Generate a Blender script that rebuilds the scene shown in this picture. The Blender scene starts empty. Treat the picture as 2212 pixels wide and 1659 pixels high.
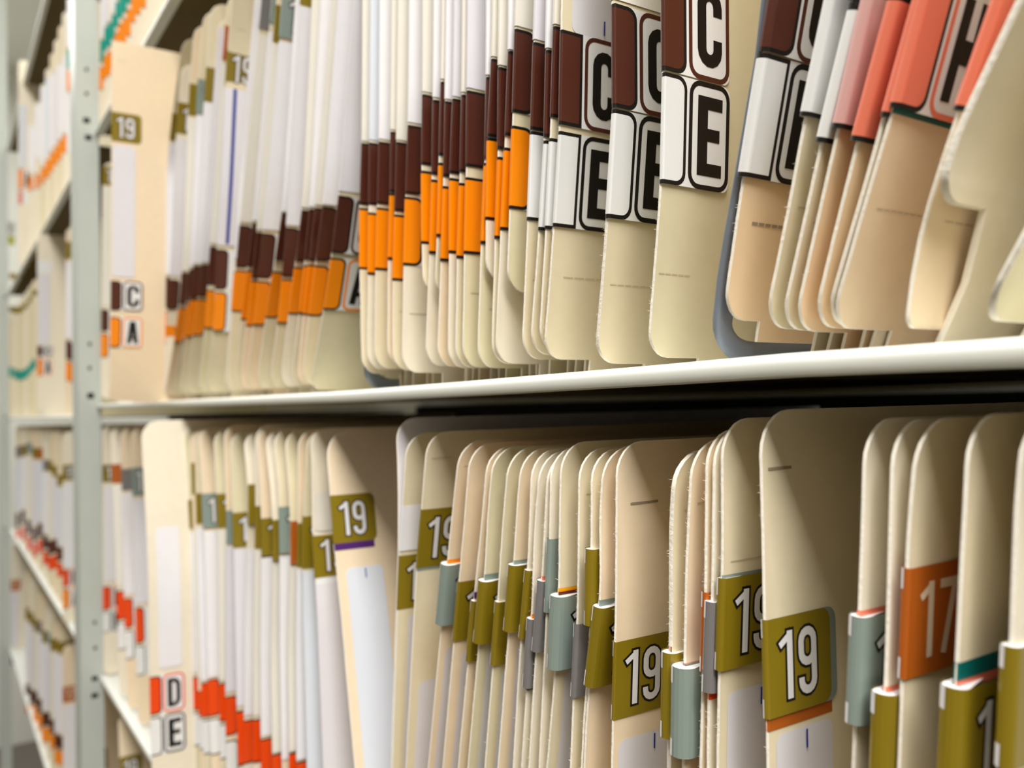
import bpy, bmesh, math, random
from mathutils import Matrix, Vector
import numpy as np

# ------------------------------------------------------------------ camera
S = bpy.context.scene
COL = S.collection
F, CX, CY = 1875.0, 1106.0, 829.5          # focal length in px of the 2212x1659 frame
DIST, CAMZ = 0.1354, 1.30                  # camera to shelf front, camera height


def _axes(vp=(-130.0, 903.0), roll=0.005):
    r1 = np.array([(vp[0] - CX) / F, -(vp[1] - CY) / F, -1.0]); r1 /= np.linalg.norm(r1)
    e = np.array([-math.sin(roll), math.cos(roll), 0.0])
    up = e - (e @ r1) * r1; up /= np.linalg.norm(up)
    return np.array([-r1, np.cross(up, -r1), up])


AX = _axes()
CAM = np.array([0.0, -DIST, CAMZ])
cam = bpy.data.cameras.new('camera'); co = bpy.data.objects.new('camera', cam); COL.objects.link(co)
co.matrix_world = Matrix([list(AX[0]) + [CAM[0]], list(AX[1]) + [CAM[1]], list(AX[2]) + [CAM[2]], [0, 0, 0, 1]])
cam.sensor_width = 36.0; cam.lens = F / 2212 * 36
cam.clip_start = 0.01; cam.clip_end = 50
cam.dof.use_dof = True; cam.dof.focus_distance = 0.205; cam.dof.aperture_fstop = 14.0; cam.dof.aperture_blades = 7
S.camera = co

# ------------------------------------------------------------------ light, exposure
w = bpy.data.worlds.new('room_light'); S.world = w; w.use_nodes = True
bg = w.node_tree.nodes['Background']; bg.inputs[0].default_value = (1.0, 0.97, 0.93, 1); bg.inputs[1].default_value = 0.12


def area(name, loc, aim, sx, sy, power, col):
    l = bpy.data.lights.new(name, 'AREA'); l.shape = 'RECTANGLE'; l.size = sx; l.size_y = sy; l.energy = power; l.color = col
    o = bpy.data.objects.new(name, l); COL.objects.link(o); o.location = loc
    o.rotation_euler = (Vector(aim) - Vector(loc)).to_track_quat('-Z', 'Y').to_euler()
    return o


area('fluorescent_tube_light', (0.80, -0.44, 2.6), (0.80, -0.40, 0), 1.5, 0.5, 56, (1.0, 0.98, 0.955))
area('fluorescent_tube_light', (-1.25, -0.5, 2.6), (-1.25, -0.45, 0), 1.2, 0.3, 18, (1.0, 0.985, 0.965))
area('fluorescent_tube_light', (-3.05, -0.5, 2.6), (-3.05, -0.45, 0), 1.2, 0.3, 19, (1.0, 0.985, 0.965))  # unseen fixture, added to brighten the far end wall
S.view_settings.view_transform = 'Standard'; S.view_settings.look = 'None'
S.view_settings.gamma = 1.0; S.view_settings.use_curve_mapping = False
S.view_settings.exposure = 0.06
S.cycles.max_bounces = 6; S.cycles.diffuse_bounces = 5; S.cycles.glossy_bounces = 2; S.cycles.use_adaptive_sampling = True; S.cycles.adaptive_threshold = 0.035


def ray(u, v):
    return AX @ np.array([(u - CX) / F, -(v - CY) / F, -1.0])


def at(u, v, y=0.0):
    """the place on the vertical plane y that the photograph shows at pixel u, v"""
    d = ray(u, v); t = (y - CAM[1]) / d[1]
    return CAM + t * d


# ------------------------------------------------------------------ materials
def lin(c):
    c /= 255.0
    return c / 12.92 if c <= 0.04045 else ((c + 0.055) / 1.055) ** 2.4


MATS = {}


def mat(name, rgb, rough=0.6, spec=0.3, noise=0.0, scale=300.0, bump=0.0, metal=0.0, sss=0.0, coat=0.0):
    m = bpy.data.materials.new(name); m.use_nodes = True
    nt = m.node_tree; b = nt.nodes['Principled BSDF']
    col = tuple(lin(x) for x in rgb) + (1,)
    b.inputs['Base Color'].default_value = col
    b.inputs['Roughness'].default_value = rough
    b.inputs['Specular IOR Level'].default_value = spec
    b.inputs['Metallic'].default_value = metal
    b.inputs['Coat Weight'].default_value = coat
    b.inputs['Coat Roughness'].default_value = 0.15
    tc = nt.nodes.new('ShaderNodeTexCoord')
    if noise or bump:
        n = nt.nodes.new('ShaderNodeTexNoise'); n.inputs['Scale'].default_value = scale; n.inputs['Detail'].default_value = 4
        nt.links.new(tc.outputs['Object'], n.inputs['Vector'])
        if noise:
            mx = nt.nodes.new('ShaderNodeMix'); mx.data_type = 'RGBA'
            mx.inputs['A'].default_value = tuple(x * (1 - noise) for x in col[:3]) + (1,)
            mx.inputs['B'].default_value = tuple(min(1, x * (1 + noise)) for x in col[:3]) + (1,)
            nt.links.new(n.outputs['Fac'], mx.inputs['Factor']); nt.links.new(mx.outputs['Result'], b.inputs['Base Color'])
        if bump:
            bp = nt.nodes.new('ShaderNodeBump'); bp.inputs['Strength'].default_value = bump; bp.inputs['Distance'].default_value = 0.0003
            nt.links.new(n.outputs['Fac'], bp.inputs['Height']); nt.links.new(bp.outputs['Normal'], b.inputs['Normal'])
    MATS[name] = m
    return m


for i, c in enumerate([(232, 219, 186), (240, 230, 207), (227, 217, 181), (241, 220, 187), (243, 214, 174)]):
    mat('manila_card_%d' % i, c, 0.55, 0.25, 0.05, 220, 0.12)
mat('worn_card_edge', (244, 238, 224), 0.9, 0.1, 0.06, 900, 0.5)
mat('white_paper', (238, 236, 238), 0.55, 0.3, 0.03, 120, 0.08)
mat('lilac_paper', (226, 223, 227), 0.5, 0.3, 0.03, 120, 0.08)
mat('blue_paper', (222, 226, 232), 0.5, 0.3, 0.02, 120, 0.05)
mat('cream_paper', (234, 229, 216), 0.5, 0.35, 0.03, 120, 0.08)
VINYL = dict(o=('olive_vinyl', (136, 116, 22)), g=('sage_vinyl', (138, 152, 144)), y=('grey_vinyl', (126, 122, 122)),
             n=('russet_vinyl', (180, 92, 26)), b=('brown_vinyl', (82, 39, 27)), a=('orange_vinyl', (254, 144, 0)),
             r=('vermilion_vinyl', (240, 74, 6)), w=('white_vinyl', (238, 238, 236)), c=('coral_vinyl', (238, 126, 98)),
             p=('rose_vinyl', (222, 172, 166)), t=('teal_vinyl', (16, 160, 142)), v=('violet_vinyl', (84, 38, 112)),
             f=('amber_vinyl', (240, 176, 20)), l=('lime_vinyl', (214, 216, 30)), u=('blue_vinyl', (72, 84, 160)), e=('teal_vinyl_shaded', (8, 104, 98)))  # key e: darker copy of the teal, partial shade put into its colour
for k_, (n_, c_) in VINYL.items():
    mat(n_, c_, 0.32, 0.45, 0.02, 60, 0.02, coat=0.15)
mat('black_ink', (24, 21, 20), 0.35, 0.4)
mat('digit_white', (232, 230, 230), 0.4, 0.4)
mat('digit_cream', (226, 206, 178), 0.4, 0.4)
mat('blue_ink', (48, 58, 150), 0.5, 0.2)
mat('grey_ink', (200, 186, 156), 0.7, 0.1)
mat('dark_grey_ink', (160, 144, 120), 0.7, 0.1)
mat('shelf_paint', (226, 228, 220), 0.38, 0.45, 0.02, 40, 0.02)
mat('post_paint', (196, 202, 194), 0.42, 0.4, 0.03, 60, 0.03)
mat('shelf_underside_shade', (112, 100, 74), 1.0, 0.0)  # white steel below too; its shade and brown bounce are in this colour
mat('steel_strap', (128, 136, 148), 0.42, 0.5, 0.08, 260, 0.25, metal=0.35)
mat('rear_shade', (42, 41, 38), 0.9, 0.05)  # dark tone painting the shade at the back of the shelves
mat('slot_shade', (40, 40, 38), 0.9, 0.1)  # shade inside the upright, put into the colour
mat('wall_paint', (230, 230, 222), 0.8, 0.2, 0.02, 6, 0.05)
mat('far_files', (128, 120, 106), 0.8, 0.1, 0.1, 8, 0.05)
mat('floor_tile', (112, 106, 98), 0.5, 0.3, 0.08, 3, 0.02)
mat('fibre', (246, 240, 228), 0.9, 0.1)

# ------------------------------------------------------------------ mesh helpers
class MB:
    def __init__(self):
        self.v, self.f, self.m, self.slots = [], [], [], []

    def slot(self, name):
        if name not in self.slots: self.slots.append(name)
        return self.slots.index(name)

    def face(self, pts, m):
        i = len(self.v); self.v += [tuple(p) for p in pts]
        self.f.append(tuple(range(i, i + len(pts)))); self.m.append(self.slot(m))

    def grid(self, rows, m, close=False):
        i0 = len(self.v); n = len(rows[0]); s = self.slot(m)
        for r in rows: self.v += [tuple(p) for p in r]
        for a in range(len(rows) - 1):
            for b in range(n - (0 if close else 1)):
                c = (b + 1) % n
                self.f.append((i0 + a * n + b, i0 + a * n + c, i0 + (a + 1) * n + c, i0 + (a + 1) * n + b)); self.m.append(s)

    def box(self, a, b, m):
        x0, y0, z0 = a; x1, y1, z1 = b
        p = [(x0, y0, z0), (x1, y0, z0), (x1, y1, z0), (x0, y1, z0), (x0, y0, z1), (x1, y0, z1), (x1, y1, z1), (x0, y1, z1)]
        for q in ((0, 3, 2, 1), (4, 5, 6, 7), (0, 1, 5, 4), (1, 2, 6, 5), (2, 3, 7, 6), (3, 0, 4, 7)):
            self.face([p[k] for k in q], m)

    def mesh(self, name, smooth=False):
        me = bpy.data.meshes.new(name); me.from_pydata(self.v, [], self.f)
        for s in self.slots: me.materials.append(MATS[s])
        me.polygons.foreach_set('material_index', self.m)
        if smooth:
            bm = bmesh.new(); bm.from_mesh(me); bmesh.ops.remove_doubles(bm, verts=bm.verts, dist=1e-7); bm.to_mesh(me); bm.free()
            me.polygons.foreach_set('use_smooth', [True] * len(me.polygons))
            me.set_sharp_from_angle(angle=math.radians(50))
        me.update()
        return me

    def obj(self, name, parent=None, smooth=False, loc=None):
        return link(name, self.mesh(name, smooth), parent, loc)


def link(name, data, parent=None, loc=None):
    o = bpy.data.objects.new(name, data); COL.objects.link(o)
    if parent: o.parent = parent
    if loc is not None: o.location = loc
    return o


def tag(o, label=None, cat=None, group=None, kind=None):
    if label: o['label'] = label
    if cat: o['category'] = cat
    if group: o['group'] = group
    if kind: o['kind'] = kind
    return o


# ------------------------------------------------------------------ lettering (units: metres on the label face)
def ribbon(pts, wd, closed=False):
    n = len(pts); L, R = [], []
    P = [Vector(p) for p in pts]
    for i in range(n):
        if closed: a, b = P[(i - 1) % n], P[(i + 1) % n]
        else: a, b = P[max(i - 1, 0)], P[min(i + 1, n - 1)]
        d1 = (P[i] - a).normalized() if (P[i] - a).length > 1e-9 else (b - P[i]).normalized()
        d2 = (b - P[i]).normalized() if (b - P[i]).length > 1e-9 else d1
        n1, n2 = Vector((-d1.y, d1.x)), Vector((-d2.y, d2.x))
        m = (n1 + n2); m = m.normalized() if m.length > 1e-6 else n1
        k = wd / 2 / max(0.35, m.dot(n1))
        L.append(P[i] + m * k); R.append(P[i] - m * k)
    return [(L[i], L[(i + 1) % n], R[(i + 1) % n], R[i]) for i in range(n if closed else n - 1)]


def rrect(x0, y0, x1, y1, r, corners=(1, 1, 1, 1), k=5):
    """rounded rectangle outline; corners: bottom-right, top-right, top-left, bottom-left"""
    out = []
    for c, (cx, cy, a0) in enumerate(((x1 - r, y0 + r, -90), (x1 - r, y1 - r, 0), (x0 + r, y1 - r, 90), (x0 + r, y0 + r, 180))):
        if corners[c]:
            for i in range(k + 1):
                a = math.radians(a0 + 90 * i / k); out.append((cx + r * math.cos(a), cy + r * math.sin(a)))
        else: out.append(((x1, y0), (x1, y1), (x0, y1), (x0, y0))[c])
    return out


def arc(cx, cy, rx, ry, a0, a1, k=7):
    return [(cx + rx * math.cos(math.radians(a0 + (a1 - a0) * i / k)), cy + ry * math.sin(math.radians(a0 + (a1 - a0) * i / k))) for i in range(k + 1)]


def glyph(ch, x, y, W, H, t, grow=0.0):
    """polygons of one character in the box x..x+W, y..y+H, stroke t (grow widens it for an outline)"""
    q = []; g = grow; h = t / 2; k_ = [0]
    def st(p, closed=False, wd=None, cap=True):
        p = list(p); wd = (wd or t) + 2 * g
        if not closed and g and cap:
            a, b = Vector(p[0]), Vector(p[1]); a2 = a + (a - b).normalized() * g; p[0] = tuple(a2)
            a, b = Vector(p[-1]), Vector(p[-2]); a2 = a + (a - b).normalized() * g; p[-1] = tuple(a2)
        q.extend((k_[0], poly) for poly in ribbon(p, wd, closed)); k_[0] += 1
    X, Y = x + W, y + H
    if ch == 'E':
        st([(x + h * 1.15, y), (x + h * 1.15, Y)], wd=t * 1.15)
        for yy, xx in ((y + h, X), (y + H * .52, X - W * .1), (Y - h, X)): st([(x, yy), (xx, yy)])
    elif ch == 'H':
        st([(x + h, y), (x + h, Y)]); st([(X - h, y), (X - h, Y)]); st([(x, y + H / 2), (X, y + H / 2)], wd=t * 1.5)
    elif ch == 'D':
        r = W * .42
        st([(x + h, y), (x + h, Y)]); st([(x, Y - h * .8)] + arc(X - h - r + 0, Y - h * .8 - r, r, r, 90, 0) + arc(X - h - r, y + h * .8 + r, r, r, 0, -90) + [(x, y + h * .8)], wd=t * .9)
    elif ch == 'C':
        r = W / 2 - h
        st([(X - h, y + H * .66)] + arc(x + W / 2, Y - h - r, r, r, 0, 180) + arc(x + W / 2, y + h + r, r, r, 180, 360) + [(X - h, y + H * .36)])
    elif ch == 'A':
        st([(x + h * 1.1, y), (x + W / 2 - h * .35, Y)]); st([(X - h * 1.1, y), (x + W / 2 + h * .35, Y)]); st([(x + W * .22, y + H * .27), (X - W * .22, y + H * .27)], wd=t * .8)
    elif ch == 'T':
        st([(x, Y - h), (X, Y - h)]); st([(x + W / 2, y), (x + W / 2, Y)])
    elif ch == '1':
        st([(X - h, y), (X - h, Y)])
        st([(X - h * .6, Y - t * .35), (x + h * .2, Y - H * .2)], wd=t * .8)
    elif ch == '7':
        st([(x, Y - h), (X, Y - h)]); st([(X - h * .9, Y), (x + W * .3, y)])
    elif ch == '9':
        r = W / 2 - h
        yb = y + H * .42
        st(arc(x + W / 2, Y - h - r, r, r, 0, 180) + arc(x + W / 2, yb + h + r, r, r, 180, 360), closed=True)
        st([(X - h, Y - H * .3)] + arc(x + W / 2, y + h + r, r, r, 360, 180) + [(x + h, y + H * .26)])
    elif ch == '0':
        r = W / 2 - h
        st(arc(x + W / 2, Y - h - r, r, r, 0, 180) + arc(x + W / 2, y + h + r, r, r, 180, 360), closed=True)
    return q


DL = 0.00004                                # step between printed layers


def upath(r, p, wf, wb, k=8):
    """section of a strip folded over a front edge: back, round the edge, face"""
    pts = [(wb, -r)] + [(p * -math.sin(math.radians(180 * i / k)), -r * math.cos(math.radians(180 * i / k))) for i in range(k + 1)] + [(wf, r)]
    return pts


def strip(mb, r, p, wf, wb, h0, h1, m, lift=0.0):
    path = upath(r + lift, p + lift, wf, wb)
    mb.grid([[(s, h0, n) for s, n in path], [(s, h1, n) for s, n in path]], m)


LBL = {}
YW, YH = 0.0190, 0.0190
LW, LH = 0.0205, 0.0235


def year_mesh(c, num, bulk, H=YH, W=YW):
    key = ('y', c, num, bulk, round(H, 4), round(W, 4))
    if key in LBL: return LBL[key]
    mb = MB(); r = 0.00062 + bulk; p = 0.0003 + bulk * 1.2; vin = VINYL[c][0]
    h = H / 2
    # wrapped front and back, then the face with two rounded corners
    path = upath(r, p, 0.0004, W)
    mb.grid([[(s, -h, n) for s, n in path], [(s, h, n) for s, n in path]], vin)
    mb.face([(a, b, r) for a, b in rrect(0.0004, -h, W, h, 0.0026, (1, 1, 0, 0))], vin)
    if bulk > 0.0004:                        # ends of the layers folded underneath
        for e, s in ((-h + .0002, -1), (h - .0002, 1)):
            pts = [(s_, e, n_ * .9) for s_, n_ in path]
            mb.face(pts if s > 0 else pts[::-1], 'digit_white')
    for a, b in ((-h, -h * .62), (h * .62, h)):       # white printer's ticks at the fold
        pth = [(-(p + DL) * math.sin(math.radians(t)), -(r + DL) * math.cos(math.radians(t))) for t in (20, 40, 60, 78)]
        mb.grid([[(s, a, n) for s, n in pth], [(s, b, n) for s, n in pth]], 'digit_white')
    if num:
        dg = 'digit_white' if c in 'og' else 'digit_cream'
        gh = H * .70
        for ch, x0, gw in ((num[0], .0030, .0040), (num[1], .0088, .0056)):
            if c in 'og':
                for i, poly in glyph(ch, x0, -gh / 2, gw, gh, .00165, .00055):
                    mb.face([(a.x, a.y, r + DL + i * 4e-6) for a in poly], 'black_ink')
            for i, poly in glyph(ch, x0, -gh / 2, gw, gh, .00165):
                mb.face([(a.x, a.y, r + 2 * DL + i * 4e-6) for a in poly], dg)
    me = mb.mesh('year_label'); LBL[key] = me
    return me


def letter_mesh(ch, c, square, bulk, H=LH):
    key = ('l', ch, c, square, bulk, round(H, 4))
    if key in LBL: return LBL[key]
    mb = MB(); r = 0.0006 + bulk; p = 0.0003 + bulk; vin = VINYL[c][0]; h = H / 2
    bd = 0.0009
    full = c in 'cp'
    path = upath(r, p, 0.0003, LW)
    mb.grid([[(s, -h, n) for s, n in path], [(s, h, n) for s, n in path]], 'white_vinyl')
    mb.face([(a, b, r) for a, b in rrect(0.0003, -h, LW, h, 0.002, (1, 1, 0, 0))], 'white_vinyl')
    wb = .0066; rr = .0028
    cr = (0, 0, 0, 0) if square else (1, 1, 0, 0)
    strip(mb, r, p, 0.0003, wb, -h, h, 'black_ink', DL)
    mb.face([(a, b, r + DL) for a, b in rrect(0.0003, -h, wb, h, rr, cr)], 'black_ink')
    strip(mb, r, p, 0.0003, wb, -h + bd, h - bd, vin, 2 * DL)
    mb.face([(a, b, r + 2 * DL) for a, b in rrect(0.0003, -h + bd, wb - bd, h - bd, rr - bd * .7, cr)], vin)
    if ch:
        box = 'black_ink' if c == 'w' else vin
        for poly in ribbon(rrect(.0079, -h + .0005, LW - .0006, h - .0005, .0028), .0011, True):
            mb.face([(a.x, a.y, r + DL) for a in poly], box)
        gh = H * .74
        for i, poly in glyph(ch, .0101, -gh / 2, .0079, gh, .0028):
            mb.face([(a.x, a.y, r + 2 * DL + i * 4e-6) for a in poly], 'black_ink')
    me = mb.mesh('letter_label'); LBL[key] = me
    return me


# ------------------------------------------------------------------ shelves: heights of the lips
LIPY = -0.0035
MID = [tuple(at(u, v, LIPY)[[0, 2]]) for u, v in ((-40, 886), (220, 872), (480, 859), (740, 844), (1000, 823), (1440, 785), (1652, 765), (1940, 745), (2212, 725))]
MID = [(-2.2, MID[1][1])] + MID[1:] + [(1.2, MID[-1][1])]


def interp(tab, x):
    for (a, za), (b, zb) in zip(tab, tab[1:]):
        if a <= x <= b: return za + (zb - za) * (x - a) / (b - a)
    return tab[0][1] if x < tab[0][0] else tab[-1][1]


POSTX = at(215, 840, -0.001)[0]
d_ = ray(166, 600); POSTY = CAM[1] + POSTX / d_[0] * d_[1]
BAY0 = POSTX - 0.042                        # where the far bay begins
FARX = float(at(19, 900, -0.001)[0])
DROP = 0.0015                                # deck lies this far below the top of the lip
SHELVES = {'top': float(at(61, 126, LIPY)[2]), 'high': CAMZ + 0.2870, 'mid': None, 'low': CAMZ - 0.2600, 'base': CAMZ - 0.535}


def liptop(row, x):
    if row == 'mid': return interp(MID, x) if x > BAY0 + .001 else CAMZ - 0.0005
    return SHELVES[row]


def deck(row, x): return liptop(row, x) - DROP


# ------------------------------------------------------------------ folders
RND = random.Random(7)
LIP_H = 0.0045
FOLDERS = []


class Folder:
    pass


def curve_of(pts, win=.008):
    tab = sorted((p[2], p[0]) for p in pts)
    def lx(z):
        if z <= tab[0][0]: (a, xa), (b, xb) = tab[0], tab[1]
        elif z >= tab[-1][0]: (a, xa), (b, xb) = tab[-2], tab[-1]
        else:
            for (a, xa), (b, xb) in zip(tab, tab[1:]):
                if a <= z <= b: break
        return xa + (xb - xa) * (z - a) / (b - a)
    def x(z):
        return sum(lx(z + k) for k in (-win, -win / 2, 0, win / 2, win)) / 5
    return x


def folder(row, pts, labels='', y=0.0, tint=None, vtop=None, vbot=None, th=0.0008, bay='near', fray=0, face=None,
           desc=None, undercut=0.016, leaf=True, vfoot=None, tall=0.2413, rc=0.008, name='file_folder'):
    """row: shelf it stands on; pts: pixels of its front edge, top to bottom; vtop / vbot: pixel heights of the ends of the tab"""
    f = Folder(); f.row, f.y, f.bay, f.desc, f.labels = row, y, bay, desc, labels
    f.px = pts; P = [at(q[0], q[1], q[2] if len(q) > 2 else y) for q in pts]
    f.x = curve_of(P, .03 if pts[0][0] < 460 else .014 if pts[0][0] < 780 else .008)
    def zpix(v):                              # height on the front edge shown at picture row v
        zs = [p[2] for p in P]; vs = [q[1] for q in pts]; us = [q[0] for q in pts]
        if v <= vs[0]: a, b = 0, 1
        elif v >= vs[-1]: a, b = len(vs) - 2, len(vs) - 1
        else:
            for a in range(len(vs) - 1):
                if vs[a] <= v <= vs[a + 1]: b = a + 1; break
        t = (v - vs[a]) / (vs[b] - vs[a])
        return float(at(us[a] + (us[b] - us[a]) * t, v, y)[2])
    f.zpix = zpix
    xm = P[-1][0]
    f.deck = deck(row, xm) + 0.0003
    if vfoot is not None: f.deck = zpix(vfoot)
    if vbot is not None: f.zb = zpix(vbot)
    else: f.zb = f.deck + 0.005
    if bay == 'far' and vbot is None: f.zb = f.deck + 0.0012
    f.zb = max(f.zb, f.deck + 0.0012)
    sl = abs((P[0][0] - P[-1][0]) / (P[0][2] - P[-1][2]))
    if vtop is not None: f.zt = zpix(vtop)
    else: f.zt = f.deck + tall / math.sqrt(1 + sl * sl)
    f.tint = RND.randrange(4) if tint is None else tint
    f.th, f.fray, f.face, f.undercut, f.leaf, f.rc, f.name = th, fray, face, undercut, leaf, rc, name
    FOLDERS.append(f)
    return f


def s_front(f, z):
    r, s = f.rc, 0.0
    if f.zt - z < r: d = r - (f.zt - z); s = r - math.sqrt(max(0, r * r - d * d))
    if z < f.zb: return f.undercut
    if z - f.zb < r * .8: q = r * .8; d = q - (z - f.zb); s = max(s, q - math.sqrt(max(0, q * q - d * d)))
    return s


def build_folder(f, gap):
    base = Vector((f.x(f.deck), f.y, f.deck))
    root = link(f.name, None, None, base); root.empty_display_size = 0.01
    h = f.th / 2; r = f.rc
    NZ = 150 if f.fray else 36
    zs = [f.deck, (f.deck + f.zb) / 2, f.zb - 1e-5]
    zs += [f.zb + r * .8 * (1 - math.cos(math.radians(15 * i))) for i in range(7)]
    zs += [f.zb + r * .8 + (f.zt - f.zb - r * 1.8) * i / NZ for i in range(1, NZ)]
    zs += [f.zt - r * (1 - math.cos(math.radians(15 * (6 - i)))) for i in range(7)]
    dep = [0, .0015, .005, .012, .025, .06, .14, .235]
    wob = RND.uniform(-1, 1) * .00018; ph = RND.uniform(0, 6)
    rag = (0.00004 if f.fray else 0.00006)
    def cap(v): return v
    rows_p, rows_n = [], []
    for z in zs:
        s0 = s_front(f, z) + RND.uniform(-rag, rag); a, b = [], []
        for d in dep:
            s = s0 + d if d < .05 else max(d, s0 + d * .5)
            xx = f.x(z) + wob * math.sin(z * 22 + ph) * min(1, s / .05)
            a.append((xx + h - base.x, s, z - base.z)); b.append((xx - h - base.x, s, z - base.z))
        rows_p.append(a); rows_n.append(b)
    card = 'manila_card_%d' % f.tint if f.face is None else f.face
    mb = MB()
    mb.grid(rows_p, card); mb.grid([q[::-1] for q in rows_n], card)
    mb.grid([[n[0], ((p[0][0] + n[0][0]) / 2, p[0][1] - .00025, p[0][2]), p[0]] for p, n in zip(rows_p, rows_n)], 'worn_card_edge')
    mb.grid([rows_p[-1], rows_n[-1]], 'worn_card_edge'); mb.grid([rows_n[0], rows_p[0]], 'worn_card_edge')
    LB, NM, DASH = [], [], []
    for t in f.labels.split(';'):
        t = t.split()
        if not t: continue
        (DASH if t[0] == 'D' and not t[1].isalpha() else NM if t[0] == 'N' else LB).append(t)
    for t in DASH:                            # printed score marks: D v s0 s1 n
        z = f.zpix(float(t[1])); s0, s1, n = float(t[2]) / 1e3, float(t[3]) / 1e3, int(t[4]); st = (s1 - s0) / n
        ink = 'dark_grey_ink' if len(t) > 5 else 'grey_ink'; hh = .0003 if len(t) > 5 else .00013
        for i in range(n):
            a, b = s0 + st * i, s0 + st * (i + (.86 if n > 1 else 1))
            g = lambda s, zz: (f.x(zz) + h + .00012 - base.x, s, zz - base.z)
            mb.face([g(a, z - hh), g(b, z - hh), g(b, z + hh), g(a, z + hh)], ink)
    mb.obj('tab_panel', root, True)
    if f.leaf and gap > 0.0012:               # the other cover, set back behind the tab
        off = min(.35 * gap, .003) + h; lf = MB(); zz = [f.deck + (f.zt - .012 - f.deck) * i / 10 for i in range(11)]
        for sgn in (0, 1):
            rr = [[(f.x(z) + off + .0005 * sgn - base.x, s, z - base.z) for s in (.034, .08, .235)] for z in zz]
            lf.grid(rr if sgn else [q[::-1] for q in rr], card)
        rr = [[(f.x(z) + off - base.x, .034, z - base.z), (f.x(z) + off + .0005 - base.x, .034, z - base.z)] for z in zz]
        lf.grid(rr, 'worn_card_edge')
        lf.obj('front_cover', root, False)
    for t in NM:                              # name stickers: N v1 v2 s0 s1 kind wrap tick
        z1, z0 = f.zpix(float(t[1])), f.zpix(float(t[2])); z0 = max(z0, f.zb + .004); z1 = min(z1, f.zt - .006)
        if z1 - z0 < .002: continue
        s0, s1 = float(t[3]) / 1e3, float(t[4]) / 1e3
        lift_n = .0001 if f.px[0][0] > 760 else .0004
        paper = {'w': 'white_paper', 'l': 'lilac_paper', 'b': 'blue_paper', 'c': 'cream_paper'}[t[5]]
        n = mbn = MB(); lift = h + lift_n
        zz = [z0 + (z1 - z0) * i / 12 for i in range(13)]
        if len(t) > 6 and t[6] == 'u':        # folded over the edge
            path = upath(lift + .00015, .0004, s1, s1)
            n.grid([[(f.x(z) + q - base.x, s, z - base.z) for s, q in path] for z in zz], paper)
        else:
            rr_ = .0022
            zz = [z0 + rr_ * (1 - math.cos(math.radians(22.5 * i))) for i in range(5)] + [z0 + rr_ + (z1 - z0 - 2 * rr_) * i / 10 for i in range(1, 10)] + [z1 - rr_ * (1 - math.cos(math.radians(22.5 * (4 - i)))) for i in range(5)]
            rows = []
            for z in zz:
                d = max(0, rr_ - (z - z0), rr_ - (z1 - z)); e = rr_ - math.sqrt(max(0, rr_ * rr_ - d * d))
                rows.append([(f.x(z) + lift - base.x, s, z - base.z) for s in (s0 + e, (s0 + s1) / 2, s1 - e)])
            n.grid(rows, paper)
        if 'tick' in t:
            sm = (s0 + s1) / 2; zt = z1 - .0006 if 'low' not in t else z0 + .005
            g = lambda s, z: (f.x(z) + lift + .0003 - base.x, s, z - base.z)
            n.face([g(sm, zt - .0038), g(sm + .0005, zt - .0038), g(sm + .0005, zt), g(sm, zt)], 'blue_ink')
        if 'line' in t:
            g = lambda s, z: (f.x(z) + lift + .0003 - base.x, s, z - base.z)
            zz2 = [z0 + .001 + (z1 - z0 - .001) * i / 12 for i in range(13)]
            n.grid([[g(.0042, z), g(.0062, z)] for z in zz2], 'blue_ink')
        n.obj('name_label', root, True)
    for t in LB:
        kind = t[0]; bulk = 0.0
        v1 = float(t[2]); v2 = float(t[3]); ex = t[4:]
        for e in ex:
            if e.startswith('k'): bulk = float(e[1:]) / 1e4
        z1, z0 = f.zpix(v1), f.zpix(v2); H0 = z1 - z0; zc = (z1 + z0) / 2
        up = Vector((f.x(z1) - f.x(z0), 0, H0)); H = up.length; up.normalize()
        X = Vector((0, 1, 0)); N = X.cross(up).normalized()
        pt = Vector((f.x(zc), 0, zc)) - Vector((base.x, 0, base.z))
        M = Matrix(((X.x, up.x, N.x, pt.x), (X.y, up.y, N.y, pt.y), (X.z, up.z, N.z, pt.z), (0, 0, 0, 1)))
        dev = max(f.x(z0 + H0 * i / 8) - (f.x(z0) + (f.x(z1) - f.x(z0)) * i / 8) for i in range(9))
        if dev > 0: M = Matrix.Translation((dev, 0, 0)) @ M
        if kind == 'Y':
            num = next((e for e in ex if e.isdigit()), None)
            if 'tip' in ex: me = year_mesh(t[1], None, bulk, H)
            else: me = year_mesh(t[1], num, bulk, W=next((float(e[1:]) / 1e4 for e in ex if e[0] == 'w'), YW)); M = M @ Matrix.Diagonal((1, H / YH, 1, 1))
            o = link('year_label', me, root); o.matrix_local = M
            if num: o['label'] = '%s year label reading %s' % (VINYL[t[1]][0].split('_')[0], num)
        elif kind == 'T':                     # slip showing from under another label: T c v1 v2 k
            mb2 = MB(); r0 = .0005 + bulk
            wd = next((float(e[1:]) / 1e4 for e in ex if e[0] == 'w'), .0175); path = upath(r0, .0002 + bulk, wd, wd)
            mb2.grid([[(s, -H / 2, q) for s, q in path], [(s, H / 2, q) for s, q in path]], VINYL[t[1]][0])
            o = mb2.obj('label_slip', root); o.matrix_local = M
        else:
            me = letter_mesh('' if kind == 'L' else kind, t[1], 'sq' in ex, bulk)
            M = M @ Matrix.Diagonal((1, H / LH, 1, 1))
            o = link('letter_label', me, root); o.matrix_local = M
            if kind != 'L': o['label'] = '%s label with letter %s' % (VINYL[t[1]][0].split('_')[0], kind)
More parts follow.
